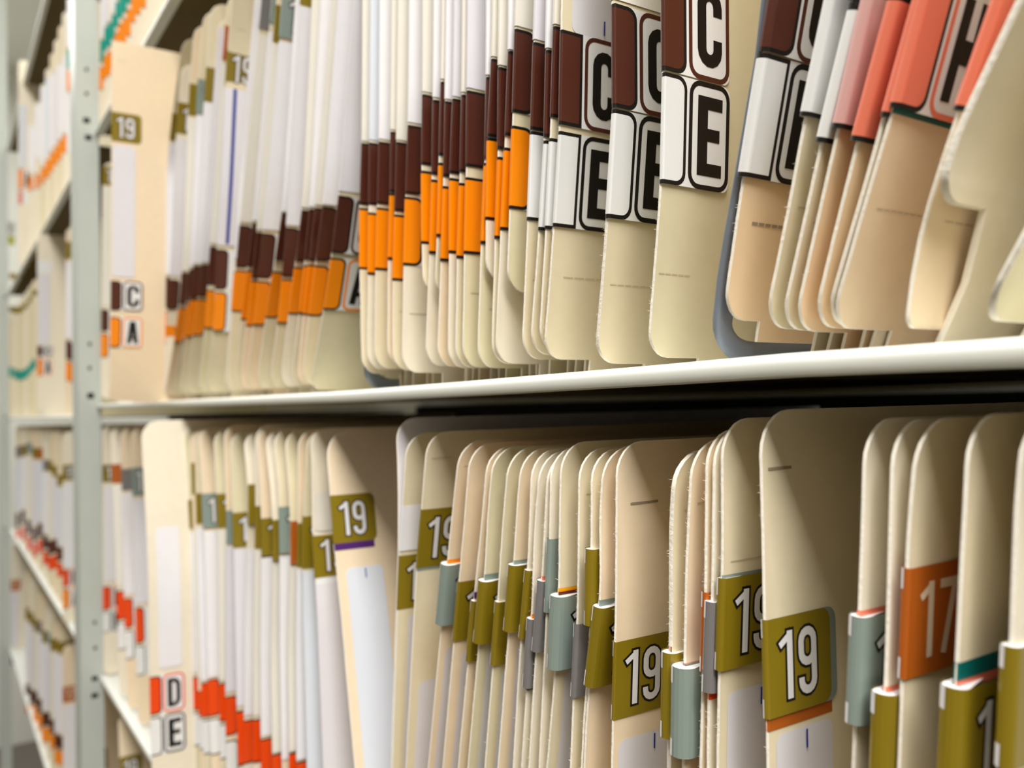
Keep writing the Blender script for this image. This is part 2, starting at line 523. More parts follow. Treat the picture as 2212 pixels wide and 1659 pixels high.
    if f.fray:                                # loose paper fibres along the worn edge
        fb = MB()
        for i in range(f.fray * 4):
            z = RND.uniform(f.zb + .004, f.zt - .006)
            if any(f.zpix(float(t[3])) < z < f.zpix(float(t[2])) for t in LB) or any('u' in t and f.zpix(float(t[2])) < z < f.zpix(float(t[1])) for t in NM): continue
            a = Vector((f.x(z) + RND.uniform(-h, h) - base.x, s_front(f, z) - .0001, z - base.z))
            d = Vector((RND.uniform(-.5, .5), RND.uniform(-1, .05), RND.uniform(-.9, .5))).normalized() * RND.uniform(.0002, .0009) * RND.uniform(.5, 1.3)
            n_ = d.cross(Vector((1, .3, 0))).normalized() * .00003
            e = a + d * .55 + Vector((0, 0, RND.uniform(-.0002, .0002)))
            fb.face([a - n_, a + n_, e + n_ * .8, e - n_ * .8], 'fibre'); fb.face([e - n_ * .8, e + n_ * .8, a + d], 'fibre')
        if fb.f:
            o = fb.obj('frayed_edge', root); o['kind'] = 'stuff'
    f.root = root
    return root

# ------------------------------------------------------------------ folders on the middle shelf, near bay (left to right)
def M(pts, tags='', **k):
    """middle-shelf folder; the run above its letter tags is covered by a taped name strip"""
    return folder('mid', pts, tags, **k)


WR = 'N -260 %d 1 19 %s u;'
M([(223, 300), (219, 760)], 'N 150 350 1 19 w u;Y o 358 399 19;N 405 660 1 19 c u;L b 668 716;L a 720 772', tint=1, vbot=862)
M([(242, 110), (241, 400), (240, 700), (236, 855)], 'D 128 3 9 1;Y o 241 304 19;N 312 598 .6 15 l;C b 606 670;A a 684 750', y=-.036, vtop=87, vbot=866, tint=3, rc=.004, leaf=False,
  desc=('manila folder pulled forward right of the grey upright, tagged 19, C and A', 'the pulled-out folder tagged C over A'))
M([(396, 80), (364, 300), (350, 560), (342, 673), (332, 850)], 'Y o 245 305 19;N 312 600 1 19 w u;L b 606 673;L a 680 748', vtop=78)
M([(398, 80), (382, 250), (374, 500), (364, 670), (345, 850)], 'Y o 222 290 19;N 300 596 1 19 l u;L b 603 668;L a 678 744')
M([(420, 60), (408, 200), (396, 587), (378, 739), (356, 852)], 'T n 190 250 0;Y o 182 250;N 255 583 1 19 c u;L b 587 656;L a 663 739', vtop=50)
M([(440, 30), (428, 180), (412, 580), (396, 735), (374, 852)], 'Y g 172 245 17 k4;N 250 575 1 19 w u;L b 580 650;L a 655 735', vtop=20)
M([(455, 20), (446, 150), (421, 572), (402, 728), (386, 850)], 'Y o 145 218;N 222 568 1 19 w u;L b 572 643;L a 645 728', vtop=4)
M([(478, 0), (466, 150), (437, 570), (418, 724), (400, 850)], 'N -60 566 1 19 l u;L b 570 640;L a 645 724')
M([(492, 0), (482, 120), (455, 532), (443, 709), (428, 850)], 'Y n 55 130;N 140 526 1 19 c u;L b 532 615;L a 625 709')
M([(502, 0), (490, 120), (478, 400), (468, 560), (462, 715), (444, 850)], 'D 60 4 9 1;Y o 103 187 19;N 190 530 1 22 l u line;L b 538 625;L a 630 715',
  desc=('manila folder with olive 19 tag and long blue pen stripe, upper shelf', 'the blue-striped folder'))
M([(552, 0), (520, 350), (503, 640), (484, 850)], 'N -60 560 1 19 w u;L a 587 668')
M([(566, 0), (519, 486), (505, 640), (488, 850)], 'Y y -10 62;N 75 480 1 19 c u;L b 486 577;L a 582 673')
M([(588, 0), (547, 481), (521, 691), (505, 850)], 'Y g -10 50;N 70 476 1 19 w u;L b 481 575;L a 582 691')
M([(598, 0), (556, 501), (533, 700), (518, 846)], 'Y o 10 90;N 95 496 1 19 c u;L b 501 600;L a 604 704')
M([(612, 0), (577, 420), (550, 690), (528, 846)], 'Y g -20 80 17 k4;N 90 496 1 19 w u;L b 503 600;L a 606 702')
M([(640, 0), (611, 461), (575, 681), (553, 846)], 'N -160 456 1 19 w u;L b 459 562;L a 585 686', tint=0)
M([(650, 0), (620, 491), (601, 696), (580, 845)], 'Y o -85 10 19;N 15 486 1 19 l u;L b 491 597;L a 602 698')
M([(676, 0), (654, 453), (624, 676), (604, 845)], 'N -160 447 1 19 c u;L b 453 565;L a 575 678')
M([(694, 0), (670, 451), (647, 676), (626, 845)], 'N -160 446 1 19 w u;L b 451 560;L a 572 677')
M([(718, 0), (682, 448), (655, 678), (640, 845)], 'N -160 442 1 19 c u;L b 448 563;L a 570 680')
M([(732, 0), (699, 446), (667, 681), (651, 840)], 'N -160 441 1 19 w u;L b 445 563;L a 572 682')
M([(766, 0), (744, 253), (734, 421), (715, 557), (702, 663), (672, 820)], 'N -160 412 1 20 l u;C b 421 546;A a 556 668', vbot=843, tint=2,
  desc=('leaning manila folder showing half an orange A tag beside upright brown-tagged folders', 'the leaning folder with the half-hidden A'))
M([(785, 0), (783, 308), (778, 448), (778, 580), (782, 770)], WR % (304, 'c') + 'L b 309 442;L a 449 582;D 680 2 9 1', vbot=807)
M([(802, 0), (799, 308), (797, 458), (796, 592), (794, 762)], WR % (302, 'b') + 'L b 308 442;L a 459 593', vbot=798)
M([(822, 0), (820, 306), (816, 448), (812, 582), (810, 750)], WR % (300, 'w') + 'L b 306 440;L a 448 583', vbot=796)
M([(848, 0), (845, 285), (844, 415), (839, 561), (838, 740)], WR % (280, 'c') + 'L b 285 415;L a 417 561', vbot=790)
M([(862, 0), (858, 307), (854, 458), (849, 606), (849, 743)], WR % (302, 'c') + 'L b 307 456;L a 463 606;D 673 2 9 1', vbot=800)
M([(886, 0), (883, 270), (877, 425), (873, 572), (870, 750)], WR % (264, 'w') + 'L b 270 419;L a 425 573;D 677 2 12 1', vbot=805)
M([(915, 0), (914, 204), (912, 370), (912, 526), (915, 612)], WR % (198, 'c') + 'L b 204 356;L a 369 527', vbot=636)
M([(939, 0), (937, 216), (934, 380), (929, 546), (920, 766)], WR % (210, 'w') + 'L b 216 377;L a 388 548', vbot=790)
M([(957, 0), (954, 177), (949, 350), (945, 511), (940, 618)], WR % (171, 'c') + 'L b 177 336;L a 352 511', vbot=642)
M([(966, 0), (963, 219), (959, 402), (953, 563), (946, 760)], WR % (214, 'w') + 'L b 219 382;L a 402 564', vbot=792)
M([(983, 0), (980, 213), (972, 384), (972, 546), (969, 750)], WR % (208, 'l') + 'L b 213 375;L a 385 547;D 664 2 5 1', vbot=795)
M([(1001, 0), (999, 205), (994, 397), (988, 556), (985, 762)], WR % (199, 'c') + 'L b 205 372;L a 395 558', vbot=794)
M([(1012, 0), (1010, 196), (1008, 382), (1004, 547), (1000, 772)], WR % (190, 'l') + 'L b 196 360 sq;L a 383 548 sq;D 632 2 8 1', vbot=793,
  desc=('manila folder with widest-showing brown and orange tags, square corners, upper shelf', 'the folder with square brown and orange tags'))
M([(1053, 0), (1052, 167), (1048, 354), (1040, 526), (1033, 752)], WR % (162, 'w') + 'L b 167 344;L a 352 527;D 667 3 9 1', vbot=795, tint=2)
M([(1066, 0), (1064, 127), (1054, 298), (1051, 475), (1050, 570)], WR % (122, 'c') + 'L b 127 296;L a 298 475', vbot=608)
M([(1080, 0), (1078, 147), (1077, 339), (1070, 516), (1063, 762)], WR % (141, 'c') + 'L b 146 323;L a 339 516', vbot=786)
M([(1101, 0), (1100, 111), (1091, 323), (1083, 496), (1071, 750)], WR % (107, 'w') + 'L b 111 294;L a 319 497', vbot=785)
M([(1116, 0), (1114, 63), (1108, 273), (1102, 450), (1096, 605)], WR % (57, 'c') + 'L b 63 243;L a 272 451', vbot=630,
  desc=('short-tabbed manila folder, plain brown and orange tags at full width, left of white-tagged ones', 'the wide brown and orange pair'))
M([(1157, 0), (1154, 91), (1148, 290), (1141, 473), (1131, 700)], WR % (86, 'l') + 'L b 92 281;L w 284 476;D 604 2 8 1', vbot=776, fray=60)
M([(1183, 0), (1181, 109), (1177, 308), (1165, 496), (1148, 728)], WR % (104, 'w') + 'L b 109 297;L w 304 498;D 625 2 8 1', vbot=766, fray=60)
M([(1199, 0), (1197, 58), (1192, 240), (1180, 493), (1167, 712)], WR % (53, 'c') + 'L b 58 254;L w 299 495', vbot=758, fray=60)
M([(1214, 0), (1212, 66), (1210, 268), (1201, 420), (1184, 660), (1177, 737)], 'N -260 66 3 24 l x tick low;C b 66 270 sq;E w 284 490 sq;D 597 4 19 4', vbot=776, fray=120, tint=0,
  desc=('manila folder tagged C over E with square brown block, leftmost showing both letters', 'the leftmost folder tagged C over E'))
M([(1322, -60), (1324, 10), (1327, 233), (1316, 405), (1305, 560), (1292, 712)], 'N -260 0 1 20 c u;C b 11 234 k2;E w 237 472 k2;D 614 2 19 7', vbot=785, fray=260, th=.0011, tint=0,
  desc=('thick frayed manila folder tagged C over E, middle of three upright C E folders', None))
M([(1431, -80), (1433, 152), (1429, 390), (1407, 666)], 'C b -86 153;E w 158 397;D 590 1 11 5', vbot=772, fray=200, tint=2,
  desc=('upright manila folder fully showing its C over E tags, left of steel strap', 'the upright folder fully showing C over E'))
STRAP_AT = len(FOLDERS)
M([(1688, -120), (1670, 0), (1650, 111), (1607, 375), (1603, 400), (1572, 615)], 'C b -140 114 k7;E w 117 382 sq k7;D 479 4 18 7 dark', vbot=690, vfoot=736, fray=200, tint=4, rc=.008, undercut=.011,
  desc=('leaning manila folder tagged C over E with dark dashed mark, against steel strap', 'the leaning folder tagged C over E'))
M([(1794, 0), (1761, 152), (1743, 235), (1710, 420), (1665, 640)], 'N -300 -40 1 19 w u;L w -20 252 k6;D 446 2 5 1', vbot=708, fray=120, tint=0)
M([(1847, 15), (1794, 228), (1776, 299), (1751, 420), (1695, 666)], 'L b -240 10 k6;L w 12 308 sq k6;D 480 2 4 1', vbot=711, fray=120, tint=0)
M([(1875, 0), (1834, 177), (1814, 266), (1779, 420), (1730, 640)], 'L p -20 278 k7;D 443 5 8 1', vbot=714, fray=140, tint=4)
M([(1935, 0), (1899, 127), (1872, 228), (1854, 306), (1824, 420), (1771, 640)], 'L c -10 305 k7;D 486 6 9 1', vbot=706, fray=80, tint=4)
M([(1984, 0), (1943, 127), (1915, 228), (1875, 380), (1794, 653)], 'L c -60 255 k4', vbot=700, tint=1)
M([(1991, 0), (1938, 213), (1880, 400), (1838, 550), (1811, 640)], 'T e 222 244 2 w207;H c -80 234 k5;D 448 3 17 7', vbot=708, tint=3, undercut=.019,
  desc=('leaning manila folder with coral tag and large black H', 'the leaning folder tagged H'))
M([(2156, 0), (2077, 223), (2016, 412), (1978, 521), (1960, 690)], 'L c -90 240 k4;D 473 5 17 4', vbot=708, tint=3, rc=.003,
  desc=('bent manila folder with coral tag right of the H folder, square lower corner', None))
M([(2204, 0), (2097, 223), (2062, 300), (2022, 400), (2008, 436), (2128, 524, .010), (2034, 727, .010)], '', vbot=438, tint=1, th=.0014, undercut=.013, rc=.006, y=-.003,
  desc=('raised manila folder with hooked lower tab, second from the right picture edge', None))
M([(2260, 420), (2212, 516), (2151, 623)], '', vbot=690, tint=2, th=.0012, y=-.004,
  desc=('blurred manila folder leaning hard at the upper right edge of the picture', None))

# ------------------------------------------------------------------ folders on the low shelf, near bay
def B(top, pts, tags='', **k):
    a, b = pts[0], pts[1]
    return folder('low', pts, tags, vtop=top, **k)


B(918, [(222, 960), (223, 1200), (224, 1440)], 'Y o 1004 1042 19;N 1050 1255 .8 17 w;D r 1267 1318;E w 1322 1366;', vbot=1468, tint=1,
  desc=('manila folder touching the grey upright, olive year tag over red D, low shelf', None))
B(925, [(240, 960), (250, 1200), (258, 1440)], 'Y n 1003 1045;N 1050 1268 1 16 c u;L r 1277 1340;L w 1345 1405')
B(925, [(262, 960), (266, 1200), (274, 1440)], 'Y y 1013 1060;N 1065 1285 1 16 w u;L r 1293 1357;L w 1362 1425')
B(925, [(284, 960), (290, 1200), (296, 1440)], 'Y g 1010 1072 17;N 1078 1305 1 16 l u;L r 1313 1390;L w 1395 1460')
B(909, [(306, 943), (321, 1209), (324, 1462), (328, 1640)], 'N 1141 1448 5 19 w x;D r 1462 1545;E w 1550 1634', y=-.026, tint=1, rc=.012, leaf=False,
  desc=('manila folder pulled forward, showing red D over white E tags, low shelf', 'the pulled-out folder tagged D over E'))
B(925, [(392, 960), (397, 1110), (412, 1490), (418, 1640)], 'Y o 1077 1137 19;N 1145 1445 1 19 w u;L r 1454 1527;L w 1532 1605')
B(930, [(412, 960), (413, 1000), (418, 1110), (428, 1480), (434, 1640)], 'Y o 1000 1068;N 1145 1465 1 19 c u;L r 1492 1546;L w 1550 1620')
B(928, [(421, 945), (424, 1100), (436, 1490), (442, 1640)], 'Y o 1066 1132;N 1140 1470 1 19 w u;L r 1475 1550;L w 1555 1630', tint=0)
B(925, [(430, 945), (440, 1100), (450, 1480), (458, 1640)], 'Y g 1067 1142 19 k3;N 1148 1462 1 19 w u;L r 1467 1548;L w 1553 1632')
B(930, [(462, 945), (471, 1100), (475, 1480), (478, 1640)], 'Y o 1067 1139 19;N 1145 1470 1 19 c u;L r 1476 1559;L w 1564 1640')
B(918, [(485, 960), (490, 1100), (488, 1500), (490, 1640)], 'Y g 1103 1175;N 1180 1495 1 19 l u;L r 1504 1590;L w 1600 1690', tint=3)
B(935, [(498, 960), (504, 1108), (513, 1540), (516, 1640)], 'Y o 1108 1182 19 k2;N 1186 1525 1 19 l u;L r 1535 1655')
B(935, [(528, 960), (538, 1060), (530, 1300), (528, 1600)], 'Y o 1047 1132;N 1186 1545 1 19 w u;L r 1555 1650')
B(918, [(552, 960), (553, 1093), (548, 1400), (549, 1600)], 'Y o 1093 1184;N 1190 1545 1 19 c u;L r 1553 1648')
B(925, [(557, 945), (566, 1120), (563, 1400), (565, 1600)], 'Y o 1120 1201 19;T v 1196 1206 2;N 1205 1590 1 19 w u;L r 1596 1690', tint=3)
B(930, [(574, 945), (592, 1123), (585, 1400), (590, 1640)], 'Y o 1123 1210 19 k3;N 1215 1625 1 19 c u;L r 1629 1720')
B(928, [(592, 945), (606, 1095), (605, 1400), (610, 1640)], 'Y g 1095 1194 19 k4;N 1200 1640 1 19 w u')
B(930, [(616, 945), (630, 1126), (622, 1400), (626, 1640)], 'Y n 1126 1218 17;N 1224 1622 1 19 c u;L r 1626 1720')
B(928, [(645, 945), (644, 1126), (640, 1400), (642, 1640)], 'Y o 1130 1224;N 1230 1640 1 19 w u;L r 1645 1740')
B(928, [(664, 945), (656, 1115), (655, 1300), (664, 1640)], 'Y o 1115 1227 19 k3;N 1235 1800 1 19 b u')
B(926, [(672, 963), (676, 1057), (673, 1151), (684, 1267), (699, 1659)], 'N 1062 1148 .8 14 c;Y o 1153 1252 19;T w 1250 1266 1;N 1262 1800 1 19 l u tick', tint=1,
  desc=('manila folder with partly hidden 19 tag, immediately left of the purple-edged tag', None))
B(928, [(704, 950), (715, 1070), (721, 1174), (732, 1264), (767, 1659)], 'Y o 1071 1175 19;T v 1170 1190 2;N 1230 1900 3.5 20 b x tick', tint=3, rc=.012, undercut=.02,
  desc=('leaning manila folder with purple-edged 19 tag and big white sticker', 'the folder with the purple-edged 19 tag'))
B(903, [(857, 940), (861, 1040), (860, 1659)], '', tint=0, face='lilac_paper', th=.0006, leaf=False,
  desc=('pale lilac-grey sheet divider standing behind olive-tagged folders, low shelf', None), name='sheet_divider')
B(936, [(876, 989), (870, 1090), (863, 1199), (848, 1659)], 'N 1092 1190 1 9 w u;Y o 1200 1316 19;N 1330 1800 4 19 l x', tint=0)
B(933, [(919, 996), (911, 1098), (900, 1229), (877, 1659)], 'D 991 2 10 1;Y o 1100 1226 19;T g 1222 1232 1;N 1475 1900 3 22 l x tick', tint=0,
  desc=('manila folder with broad 19 tag just right of the grey sheet divider', 'the folder with the broad 19 tag'))
B(952, [(990, 996), (980, 1083), (967, 1214), (927, 1640)], 'D 1008 2 6 1;Y g 1216 1346 19 k16;T n 1340 1352 12;T a 1208 1220 12;N 1400 1900 2 19 l x', tint=3)
B(958, [(1013, 1004), (1003, 1133), (992, 1255), (957, 1659)], 'D 1055 6 16 1;Y o 1255 1384 19 k2;N 1410 1900 3 20 l x', tint=3, fray=30)
B(966, [(1049, 1032), (1043, 1108), (1025, 1285), (990, 1659)], 'T v 1278 1292 4;Y o 1296 1427 19 k5', fray=50)
B(966, [(1061, 1032), (1054, 1108), (1048, 1240), (1011, 1659)], 'Y o 1252 1386 19 k14;T g 1240 1260 11;N 1400 1900 3 19 l x', tint=2, fray=60)
B(968, [(1095, 1032), (1086, 1133), (1076, 1295), (1048, 1659)], 'Y o 1298 1435 19 k5;N 1445 1900 3 20 b x', tint=2, fray=40)
B(970, [(1121, 1052), (1113, 1158), (1111, 1212), (1076, 1659)], 'Y o 1218 1361 19 k12;T g 1210 1226 9;N 1392 1900 3 20 l x', tint=3, fray=80)
B(972, [(1148, 1029), (1141, 1229), (1125, 1386), (1109, 1659)], 'Y o 1230 1377 k5', fray=140, tint=1)
B(976, [(1162, 1057), (1154, 1158), (1151, 1300), (1127, 1659)], 'Y y 1334 1483 k9;T a 1326 1340 8;T v 1478 1490 8', fray=140, tint=1)
B(978, [(1181, 1060), (1176, 1150), (1172, 1245), (1157, 1420), (1143, 1659)], 'Y y 1252 1405 19 k9;T c 1244 1258 8', fray=130, tint=1)
B(968, [(1190, 1027), (1188, 1161), (1181, 1328), (1165, 1659)], 'Y g 1163 1322 19 k4;T n 1316 1326 2', fray=60, tint=1)
B(956, [(1211, 1037), (1209, 1133), (1208, 1272), (1200, 1449), (1182, 1659)], 'Y g 1284 1441 19 k18;T b 1278 1290 16;T a 1275 1290 13;T f 1270 1290 10;T c 1436 1446 10;N 1452 1900 3 20 l x', fray=120, tint=0)
B(970, [(1251, 1037), (1249, 1300), (1239, 1507), (1233, 1659)], 'D 1068 2 8 1;Y y 1346 1504 17 k4', fray=150, tint=0)
B(972, [(1278, 1037), (1278, 1171), (1275, 1360), (1265, 1659)], 'Y o 1184 1349 19 k11;T n 1342 1356 8', fray=120, tint=0)
B(966, [(1299, 1042), (1296, 1067), (1298, 1300), (1270, 1500), (1262, 1659)], 'Y o 1308 1478 19 k12;T g 1296 1316 10', fray=100, tint=3)
B(955, [(1332, 1032), (1331, 1300), (1324, 1553), (1322, 1659)], 'D 1091 4 13 1 dark;Y o 1386 1554 19;N 1602 1950 1.5 24 l x tick', fray=120, tint=3,
  desc=('manila folder with frontmost full olive 19 tag in the middle of low shelf', 'the middle folder with the full 19 tag'))
B(975, [(1454, 1052), (1449, 1108), (1450, 1300), (1445, 1659)], 'D 1104 3 8 1;Y o 1406 1590 k14;T g 1400 1416 12;T n 1396 1410 9', fray=200, tint=0, th=.0013)
B(952, [(1492, 1032), (1485, 1158), (1481, 1300), (1476, 1659)], 'D 1088 2 9 1;Y g 1436 1628 19 k22;T c 1432 1444 19;T g 1433 1444 15;T n 1622 1634 18', fray=200, tint=3)
B(930, [(1526, 1040), (1524, 1278), (1513, 1659)], 'Y n 1278 1450 k3', fray=200, tint=3)
B(925, [(1542, 1020), (1539, 1292), (1530, 1511), (1529, 1659)], 'Y y 1297 1492 k10;T r 1484 1510 6', fray=160, tint=1)
B(905, [(1560, 1020), (1561, 1226), (1553, 1453), (1550, 1659)], 'D 1215 2 15 1;Y o 1247 1446 19 k5;T g 1242 1256 4;N 1500 1950 2.2 22 l x tick', fray=100, tint=0,
  desc=('manila folder tagged 19 tucked behind the frontmost broad 19 folder, low shelf', None))
B(886, [(1643, 978), (1648, 1162), (1651, 1323), (1658, 1582), (1659, 1659)], 'D 1014 1.5 8.5 1 dark;Y g 1338 1553 w210 k1;Y o 1338 1552 19 k2;T n 1530 1580 1 w195;N 1592 2050 2 19.5 l x tick', fray=50, tint=0, rc=.009,
  desc=('broad-faced manila folder with largest olive 19 tag over an orange slip', 'the folder with the largest 19 tag'))
B(905, [(1867, 998), (1862, 1162), (1857, 1319), (1846, 1575), (1843, 1659)], 'Y g 1328 1560 19 k11;T c 1318 1336 8', tint=1)
B(908, [(1926, 1040), (1922, 1162), (1917, 1371), (1906, 1659)], 'Y o 1492 1740 19 k16;T c 1482 1500 12', tint=1)
B(905, [(1973, 1020), (1963, 1097), (1959, 1223), (1941, 1659)], 'Y n 1226 1465 17 k2', tint=0,
  desc=('manila folder with rust-coloured 17 tag at the right, low shelf', 'the folder tagged 17'))
B(896, [(2089, 991), (2079, 1194), (2071, 1355), (2056, 1659)], 'Y o 1478 1745 19 k16;T c 1468 1490 13;T e 1430 1480 5 w200', tint=0,
  desc=('manila folder with thick olive 19 tag and teal slip near right edge', None))
B(888, [(2200, 1020), (2195, 1065), (2186, 1374), (2172, 1640)], 'Y o 1392 1655 19 k9', tint=1,
  desc=('rightmost manila folder on the low shelf, cut off by the picture edge', None))

# ------------------------------------------------------------------ folders on the high shelf, near bay
for i, u in enumerate((215, 224, 231, 240, 248, 256, 265, 274, 284, 294, 305, 317, 330, 344, 358)):
    k = (u + 130) * 6.167
    zt, zo = 898 - (.382 + .0025 * math.sin(i * 1.7)) * k, 898 - (.354 + .0025 * math.sin(i * 1.7)) * k
    folder('high', [(u + 3, zt - 60), (u, zo + 60)], 'N %d %d 1 18 %s u;L t %d %d;L a %d %d' % (zt - .12 * k, zt - .003 * k, 'wlc'[i % 3], zt, zt + .0235 * k, zo, zo + .0235 * k), tint=1)

# ------------------------------------------------------------------ far bay, left of the upright
def far(row, u, tags='', dx=0, **k):
    vt = {'high': 100, 'mid': 500, 'low': 950, 'base': 1300}[row]
    return folder(row, [(u, vt), (u + dx, vt + 300)], tags, bay='far', **k)


far('high', 40, 'N 225 360 1 12 b;A a 364 408;L c 412 440', tint=1, vtop=128, y=-.01, desc=('pale folder with broad white face and orange tag, upper far bay', None))
far('high', 62, 'N 150 370 1 16 w u;L a 380 412', tint=1)
far('high', 76, 'N 150 340 1 16 w u;L a 375 408', tint=1)
far('high', 88, 'N 180 355 1 16 w u;L a 362 396')
far('high', 98, 'N 170 335 1 16 b u;A a 345 384', tint=1)
far('high', 108, 'N 160 322 1 16 w u;A a 330 370')
far('high', 117, 'N 150 310 1 16 l u;A a 316 356', tint=1)
far('high', 126, 'N 140 298 1 16 w u;A a 303 344')
far('high', 135, 'N 120 284 1 16 w u;L a 290 330', tint=1)
far('high', 145, 'N -20 98 1 16 w u;L t 105 147;L a 152 198;N 205 330 1 16 w u', tint=1)
for i, (u, a, b, c) in enumerate(((20, 590, 662, 792), (29, 596, 664, 796), (37, 592, 664, 800), (45, 584, 660, 799), (53, 572, 652, 795), (61, 560, 640, 786), (69, 545, 626, 776))):
    far('mid', u, 'Y o %d %d;Y o %d %d;L t %d %d' % (a, a + 12, b, b + 13, c, c + 22), tint=(i % 3))
far('mid', 12, 'L a 478 505;Y l 508 528;N 560 780 1 14 l u;L t 790 812', tint=1)
far('mid', 81, 'Y w 562 590;N 592 744 .6 16 l;C b 747 770;A a 774 812', tint=1, y=-.012, vtop=505, desc=('broad pale folder tagged C over A in the far bay, upper shelf', 'the broad far folder tagged C over A'))
far('mid', 143, 'Y o 522 560;N 566 730 1 16 w u;L b 735 776;L a 780 822')
far('mid', 152, 'Y o 520 558;N 564 735 1 16 w u;L b 740 780;L a 784 826')
far('mid', 160, 'Y o 518 558;N 564 732 1 16 w u;L b 735 776;L a 780 822')
JIT = random.Random(3)
for i, (u, a, b) in enumerate(((34, 968, 1100), (46, 960, 1108), (58, 958, 1118), (70, 964, 1130), (82, 974, 1140), (93, 986, 1150), (104, 998, 1160), (114, 1010, 1168), (124, 1022, 1176))):
    a += JIT.randint(-7, 7); b += JIT.randint(-9, 9)
    far('low', u, 'Y %s %d %d;N %d %d 1 15 %s u;L b %d %d;L r %d %d' % ('yogonyooo'[i], a, a + 24, a + 28, b - 4, 'bwcl'[i % 4], b, b + 30, b + 34, b + 64), tint=i % 4)
far('low', 136, 'Y o 1004 1038 19;N 1045 1226 .6 17 w;D r 1230 1268;A a 1272 1316', tint=1, y=-.008, desc=('pale folder left of the grey upright with red D tag, low far bay', 'the far folder with the red D tag'))
far('base', 24, 'Y n 1253 1277 17;N 1280 1400 1 14 l u;L v 1410 1436', tint=1)
for i, (u, a, b) in enumerate(((55, 1312, 1470), (64, 1324, 1486), (73, 1334, 1500), (82, 1346, 1516), (91, 1356, 1532), (100, 1366, 1548), (109, 1376, 1562), (118, 1386, 1576), (127, 1394, 1590))):
    a += JIT.randint(-7, 7); b += JIT.randint(-9, 9)
    far('base', u, 'Y %s %d %d;N %d %d 1 15 %s u;L b %d %d;L a %d %d' % ('oooyogooo'[i], a, a + 26, a + 30, b - 4, 'wlcw'[i % 4], b, b + 30, b + 33, b + 64), tint=i % 4)
far('base', 136, 'Y n 1484 1518 17;N 1524 1760 .6 17 w', tint=3, y=-.006, vtop=1395, desc=('pale folder with rust 17 tag in the lowest far bay', None))
folder('base', [(188, 1545), (190, 1620)], 'Y o 1622 1670 19', vtop=1528, tint=3, desc=('folder tagged 19 standing under the low shelf beside the grey upright', None), leaf=False)
folder('base', [(256, 1560), (259, 1640)], 'Y o 1636 1700 19', vtop=1545, tint=3)

# ------------------------------------------------------------------ build the folders and name them
ORD = 'first second third fourth fifth sixth seventh eighth ninth tenth eleventh twelfth thirteenth fourteenth fifteenth sixteenth seventeenth eighteenth nineteenth twentieth twenty-first twenty-second'.split()
SAY = dict(o='olive', g='sage', y='grey', b='brown', n='rust', a='orange', r='red', w='white', c='coral', p='rose', t='teal', l='lime', e='teal', v='violet', u='blue', f='amber')


def tags_of(f):
    out = []
    for t in f.labels.split(';'):
        t = t.split()
        if t and (t[0] not in 'NDT' or (t[0] == 'D' and t[1] == 'r')):
            c = SAY[t[1]]
            if c not in out: out.append(c)
    return out


ROWNAME = {('near', 'mid'): 'upper shelf', ('near', 'low'): 'low shelf', ('near', 'high'): 'topmost shelf', ('near', 'base'): 'bottom shelf',
           ('far', 'mid'): 'far upper shelf', ('far', 'low'): 'far low shelf', ('far', 'high'): 'far topmost shelf', ('far', 'base'): 'far bottom shelf'}
for (bay, row), where in ROWNAME.items():
    L = [f for f in FOLDERS if f.bay == bay and f.row == row]
    ZG = np.arange(CAMZ - .62, CAMZ + .9, .002)
    if bay == 'far': L.sort(key=lambda f: f.px[0][0])
    T = [np.array([f.x(z) for z in ZG]) for f in L]
    inside = [(ZG > f.deck - .004) & (ZG < f.zt + .004) for f in L]
    CLR = .0010                                # neighbouring cards touch but do not cut through each other
    for i in range(len(L) - 2, -1, -1):
        if L[i].y > -.02:
            k = inside[i] & inside[i + 1]
            T[i][k] = np.minimum(T[i], T[i + 1] - CLR)[k]
    for i in range(len(L) - 1):
        k = inside[i] & inside[i + 1]
        T[i + 1][k] = np.maximum(T[i + 1], T[i] + CLR)[k]
    for f, tb in zip(L, T):
        f.x = lambda z, tb=tb: float(np.interp(z, ZG, tb))
    mark, n = ('the grey upright' if bay == 'near' else 'the picture edge'), 0
    for i, f in enumerate(L):
        zc = (f.zt + f.zb) / 2
        gap = L[i + 1].x(zc) - f.x(zc) if i + 1 < len(L) else .004
        root = build_folder(f, gap)
        if f.desc:
            lab = f.desc[0]; n += 1
            if f.desc[1]: mark, n = f.desc[1], 0
        else:
            c = tags_of(f); c = (c[0] + '-tagged ' if len(c) == 1 else ' and '.join(c[:2]) + ' tagged ' if c else '')
            lab = '%sfolder, %s right of %s' % (c, ORD[n], mark); n += 1
            if len(lab.split()) < 13 or mark in ('the grey upright', 'the picture edge'): lab += ', ' + where
        tag(root, lab, 'divider' if 'divider' in f.name else 'folder', 'folders on the ' + where)

